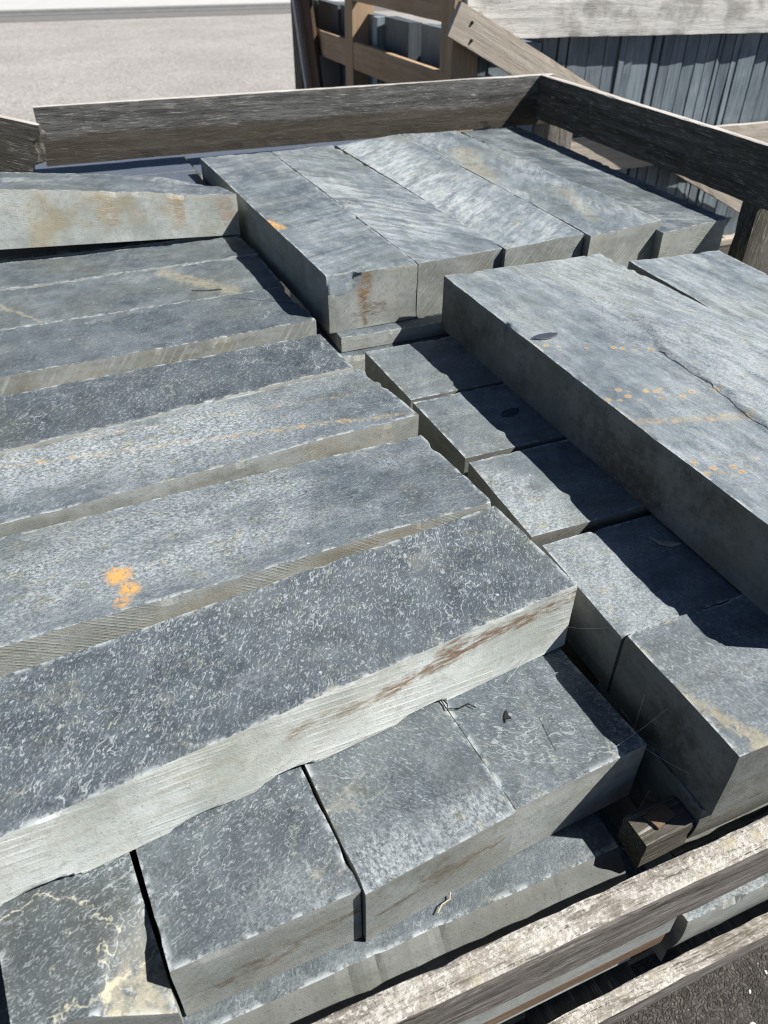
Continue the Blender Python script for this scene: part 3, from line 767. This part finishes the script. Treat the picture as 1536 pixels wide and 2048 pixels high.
for z in (.235, .68, -.30):
    beam('side_board', cr2, (XL + .03, 7.72, z), (XL + .03, 6.612, z), (0, 0, 1), .05, .185, (WTAN, WTAN), 12)
    beam('side_board', cr2, (XL + .03, 6.438, z), (XL + .03, 4.922, z), (0, 0, 1), .05, .185, (WTAN, WTAN), 12)
tb = beam('front_board', cr2, (XL + .06, YF - .025, .640), (5.75, YF - .025, .585), (0, 0, 1), .045, .215, (WGREY, WBLEACH), 40)
tb['label'] = 'bleached stained top board'
mb = beam('front_board', cr2, (3.30, YF - .025, -.18), (5.75, YF - .025, -.195), (0, 0, 1), .045, .225, (WBRACE, WBLEACH), 30)
mb['label'] = 'lower front board with a bright upper edge'
# diagonal brace, nailed over the boards
bx0, bx1 = Vector((2.425, YF - .075, .62)), Vector((5.2, YF - .075, -.72))
dirv = (bx1 - bx0).normalized()
bz = Vector((-dirv.z, 0, dirv.x))
if bz.z < 0: bz = -bz
brc = beam('brace', cr2, tuple(bx0), tuple(bx1), tuple(bz), .045, .185, (WBRACE, WBRACE), 40)
brc['label'] = 'diagonal brace of pale timber nailed across the slates'
BLACK = mat_plain('nail_hole_dark', (.01, .01, .01), (.02, .018, .015), 200, .8)
for (x, z) in ((2.497, .515), (2.500, .425)):
    bm = bmesh.new(); bmesh.ops.create_cone(bm, cap_ends=True, segments=10, radius1=.0065, radius2=.005, depth=.006)
    me = bpy.data.meshes.new('nail'); bm.to_mesh(me); bm.free(); me.materials.append(BLACK)
    o = link('nail', me, brc); o.matrix_parent_inverse = brc.matrix_basis.inverted()
    o.matrix_basis = Matrix.Translation(W((x, YF - .100, z))) @ Matrix.Rotation(math.pi / 2, 4, 'X')
for z in (-1.04,): beam('deck_board', cr2, (XL, YF + .02, z), (5.75, YF + .02, z), (0, 0, 1), .16, .05, (WBRACE, WBRACE), 12)
for y in (5.6, 6.6, 7.6): beam('deck_board', cr2, (XL, y, -1.04), (5.75, y, -1.04), (0, 0, 1), .3, .05, (WDARK, WDARK), 6)
# leaning pieces at its far left
pk = beam('plank', None, (2.38, 7.05, -1.08), (2.375, 7.70, .95), (-1, 0, .0), .42, .035, (WBROWN, WBROWN), 12)
tag(pk, 'dark brown plank leaning against the left side of the slate crate', 'plank')
bt = beam('batten', None, (2.30, 6.95, -1.08), (2.31, 7.68, .75), (-1, 0, .0), .055, .03, (WBLEACH, WBLEACH), 12)
tag(bt, 'thin pale batten leaning on the dark brown plank', 'batten')

# slates: each one an object
SG = 'slates standing on edge in the second crate'
def slate_mesh(w, d, h, i):
    bm = bmesh.new(); bmesh.ops.create_cube(bm, size=1)
    r = random.Random(i * 7 + 1)
    for v in bm.verts:
        v.co = Vector((v.co.x * w + r.uniform(-.0015, .0015), v.co.y * d + r.uniform(-.006, .006), (v.co.z + .5) * h + r.uniform(-.004, .004)))
    bmesh.ops.subdivide_edges(bm, edges=[e for e in bm.edges if abs(e.verts[0].co.z - e.verts[1].co.z) > h * .5], cuts=5)
    for v in bm.verts: v.co.y += noise.noise(Vector((v.co.z * 8, v.co.x * 50, i))) * .0025
    me = bpy.data.meshes.new('slate'); bm.to_mesh(me); bm.free(); me.materials.append(SLATE); return me
r = random.Random(21); x = XL + .2; i = 0
while x < 5.58:
    w = r.choice((.05, .07, .09, .12, .15)) * r.uniform(.8, 1.2)
    gap = r.choice((.005, .006, .007, .008, .006, .03 if r.random() < .4 else .010))
    o = link('slate', slate_mesh(w * S, .5, (1.0 + r.uniform(.42, .50)) * S, i)); seed(o); o['tone'] = r.uniform(.8, 1.25)
    o.location = W((x + w / 2, YF + .03 + .42 + r.choice((0, 0, 0, .006, -.006)), -1.038)); o.rotation_euler = (0, r.uniform(-.006, .006), r.uniform(-.006, .006))
    tag(o, 'blue grey slate standing on edge behind the front boards of the slate crate', 'slate', SG)
    x += w + gap; i += 1
y = 5.72
for (d, tn, off_) in ((.44, .5, 0), (.10, 1.4, -.05), (.40, .7, -.02), (.46, .45, .02), (.5, .6, 0), (.4, .5, 0)):
    o = link('slate', slate_mesh(.06, d * S, 1.45 * S, 90 + i)); seed(o); o['tone'] = tn; i += 1
    o.location = W((XL + .2 + off_, y + d / 2, -1.038)); y += d + .015
    tag(o, 'dark slate standing face on behind the side boards of the slate crate', 'slate', 'slates seen through the side of the second crate')

# ------------------------------------------------------------------ small things lying about
def flake(name, at, pts, th, mat, label, cat, rz=0., tilt=.0, curl=0.):
    bm = bmesh.new(); lo = []; hi = []
    for (a, b) in pts:
        z = curl * (a * a)
        lo.append(bm.verts.new((a, b, z))); hi.append(bm.verts.new((a * .93, b * .9, z + th)))
    bm.faces.new(hi); bm.faces.new(lo[::-1])
    for q in range(len(pts)): 
        p = (q + 1) % len(pts); bm.faces.new((lo[q], lo[p], hi[p], hi[q]))
    me = bpy.data.meshes.new(name); bm.to_mesh(me); bm.free(); me.materials.append(mat)
    o = link(name, me); seed(o); P = W(SPOT[at]); o.location = P + Vector((0, 0, .0014)); o.rotation_euler = (0, tilt, rz)
    return tag(o, label, cat)
DKST = mat_plain('dark_flake', (.035, .042, .055), (.055, .065, .08), 90, .6)
LEAF = mat_plain('dry_leaf', (.22, .22, .17), (.34, .33, .26), 120, .8)
STRAW = mat_plain('straw', (.40, .33, .20), (.55, .47, .30), 80, .7)
lens = [(-.026, .002), (-.014, -.008), (.004, -.010), (.018, -.006), (.027, .001), (.014, .008), (-.006, .010), (-.018, .007)]
flake('stone_flake', 'flake', lens, .0009, DKST, 'dark lens shaped stone flake on the sunlit widest slab', 'stone flake', .05)
flake('stone_flake', 'flake2', [(a * .75, b * .9) for a, b in lens], .0016, DKST, 'dark stone flake in the shade on a slab end under the widest slab', 'stone flake', .2)
flake('leaf', 'leaf', [(-.022, 0), (-.008, -.005), (.008, -.004), (.020, .002), (.006, .004), (-.010, .004)], .0006, LEAF, 'small curled dry leaf on the shaded slab end', 'leaf', -.6, .1, 12.)
flake('leaf', 'debris', [(-.008, -.002), (-.003, -.001), (.001, -.006), (.004, -.001), (.010, .003), (.003, .003), (-.002, .002)], .0012, BLACK, 'black crumpled leaf scrap on the olive tinted lower block', 'leaf', .7)

def thread(name, pts, rad, mat, label, cat, group=None):
    pts = [Vector(p) for p in pts]; bm = bmesh.new(); rings = []
    for i, p in enumerate(pts):
        d = (pts[min(i + 1, len(pts) - 1)] - pts[max(i - 1, 0)]).normalized()
        a = d.orthogonal().normalized(); b = d.cross(a)
        rings.append([bm.verts.new(p + (a * math.cos(t) + b * math.sin(t)) * rad) for t in (0, 1.571, 3.142, 4.712)])
    for r0, r1 in zip(rings, rings[1:]):
        for q in range(4): bm.faces.new((r0[q], r0[(q + 1) % 4], r1[(q + 1) % 4], r1[q]))
    bm.faces.new(rings[0][::-1]); bm.faces.new(rings[-1])
    me = bpy.data.meshes.new(name); bm.to_mesh(me); bm.free(); me.materials.append(mat)
    o = link(name, me); seed(o); return tag(o, label, cat, group)
def sag(a, b, d, n=9):
    a, b = W(a), W(b); return [a.lerp(b, i / n) - Vector((0, 0, d * 4 * (i / n) * (1 - i / n))) for i in range(n + 1)]
P = W(SPOT['twig'])
thread('twig', [P + Vector(v) for v in ((-.008, .022, .003), (-.004, .006, .004), (-.006, .0, .003), (.006, -.004, .003), (.018, -.002, .003), (.024, -.010, .003))], .0009, BLACK, 'tiny black forked twig at the joint of two lower blocks', 'twig')
P = W(SPOT['straw'])
thread('straw', [P + Vector(v) for v in ((-.012, .010, .004), (-.004, .016, .0045), (.006, .018, .004), (.012, .028, .004))], .0007, STRAW, 'bent straw lying on the bottom stone near the front rail', 'straw')
WEB = mat_plain('spider_silk', (.55, .55, .55), (.7, .7, .7), 50, .4, .6)
web = empty('cobweb', W((.78, .62, -.2))); tag(web, 'spider threads strung across the dark hole between the two piles', 'cobweb')
def strand(a, b, d=.004, rad=.00014):
    o = thread('strand', sag(a, b, d), rad, WEB, None, None); o.parent = web; o.matrix_parent_inverse = Matrix.Translation(-web.location)
strand((.60, .80, -.165), (.81, .90, -.065)); strand((.70, .60, -.172), (.815, .60, -.10)); strand((.755, .59, -.175), (.84, .47, -.19))
strand((.765, .62, -.22), (.81, .66, -.12)); strand((.69, .50, -.335), (.83, .46, -.24)); strand((.815, .60, -.10), (.83, .53, -.20))
strand((.74, .86, -.12), (.80, .78, -.075)); strand((.70, .52, -.36), (.77, .55, -.27))
PEB = mat_plain('white_pebble', (.5, .5, .48), (.7, .7, .68), 60, .7)
for q, (x, y, rr_) in enumerate(((1.10, .30, .0042), (1.22, .38, .0022), (1.30, .36, .002), (1.15, .36, .002), (1.05, .29, .0022))):
    bm = bmesh.new(); bmesh.ops.create_icosphere(bm, subdivisions=2, radius=rr_)
    for v in bm.verts: v.co *= 1 + .3 * noise.noise(v.co * 200 + Vector((q, 0, 0))); v.co.z *= .6; v.co.x *= 1.5
    me = bpy.data.meshes.new('pebble'); bm.to_mesh(me); bm.free(); me.materials.append(PEB)
    o = link('pebble', me); seed(o); o.location = (x * S, y * S, rr_ * .4); o.rotation_euler = (0, 0, q * 1.3)
    tag(o, 'tiny white stone chip lying on the dark asphalt', 'pebble', 'white chips on the asphalt')
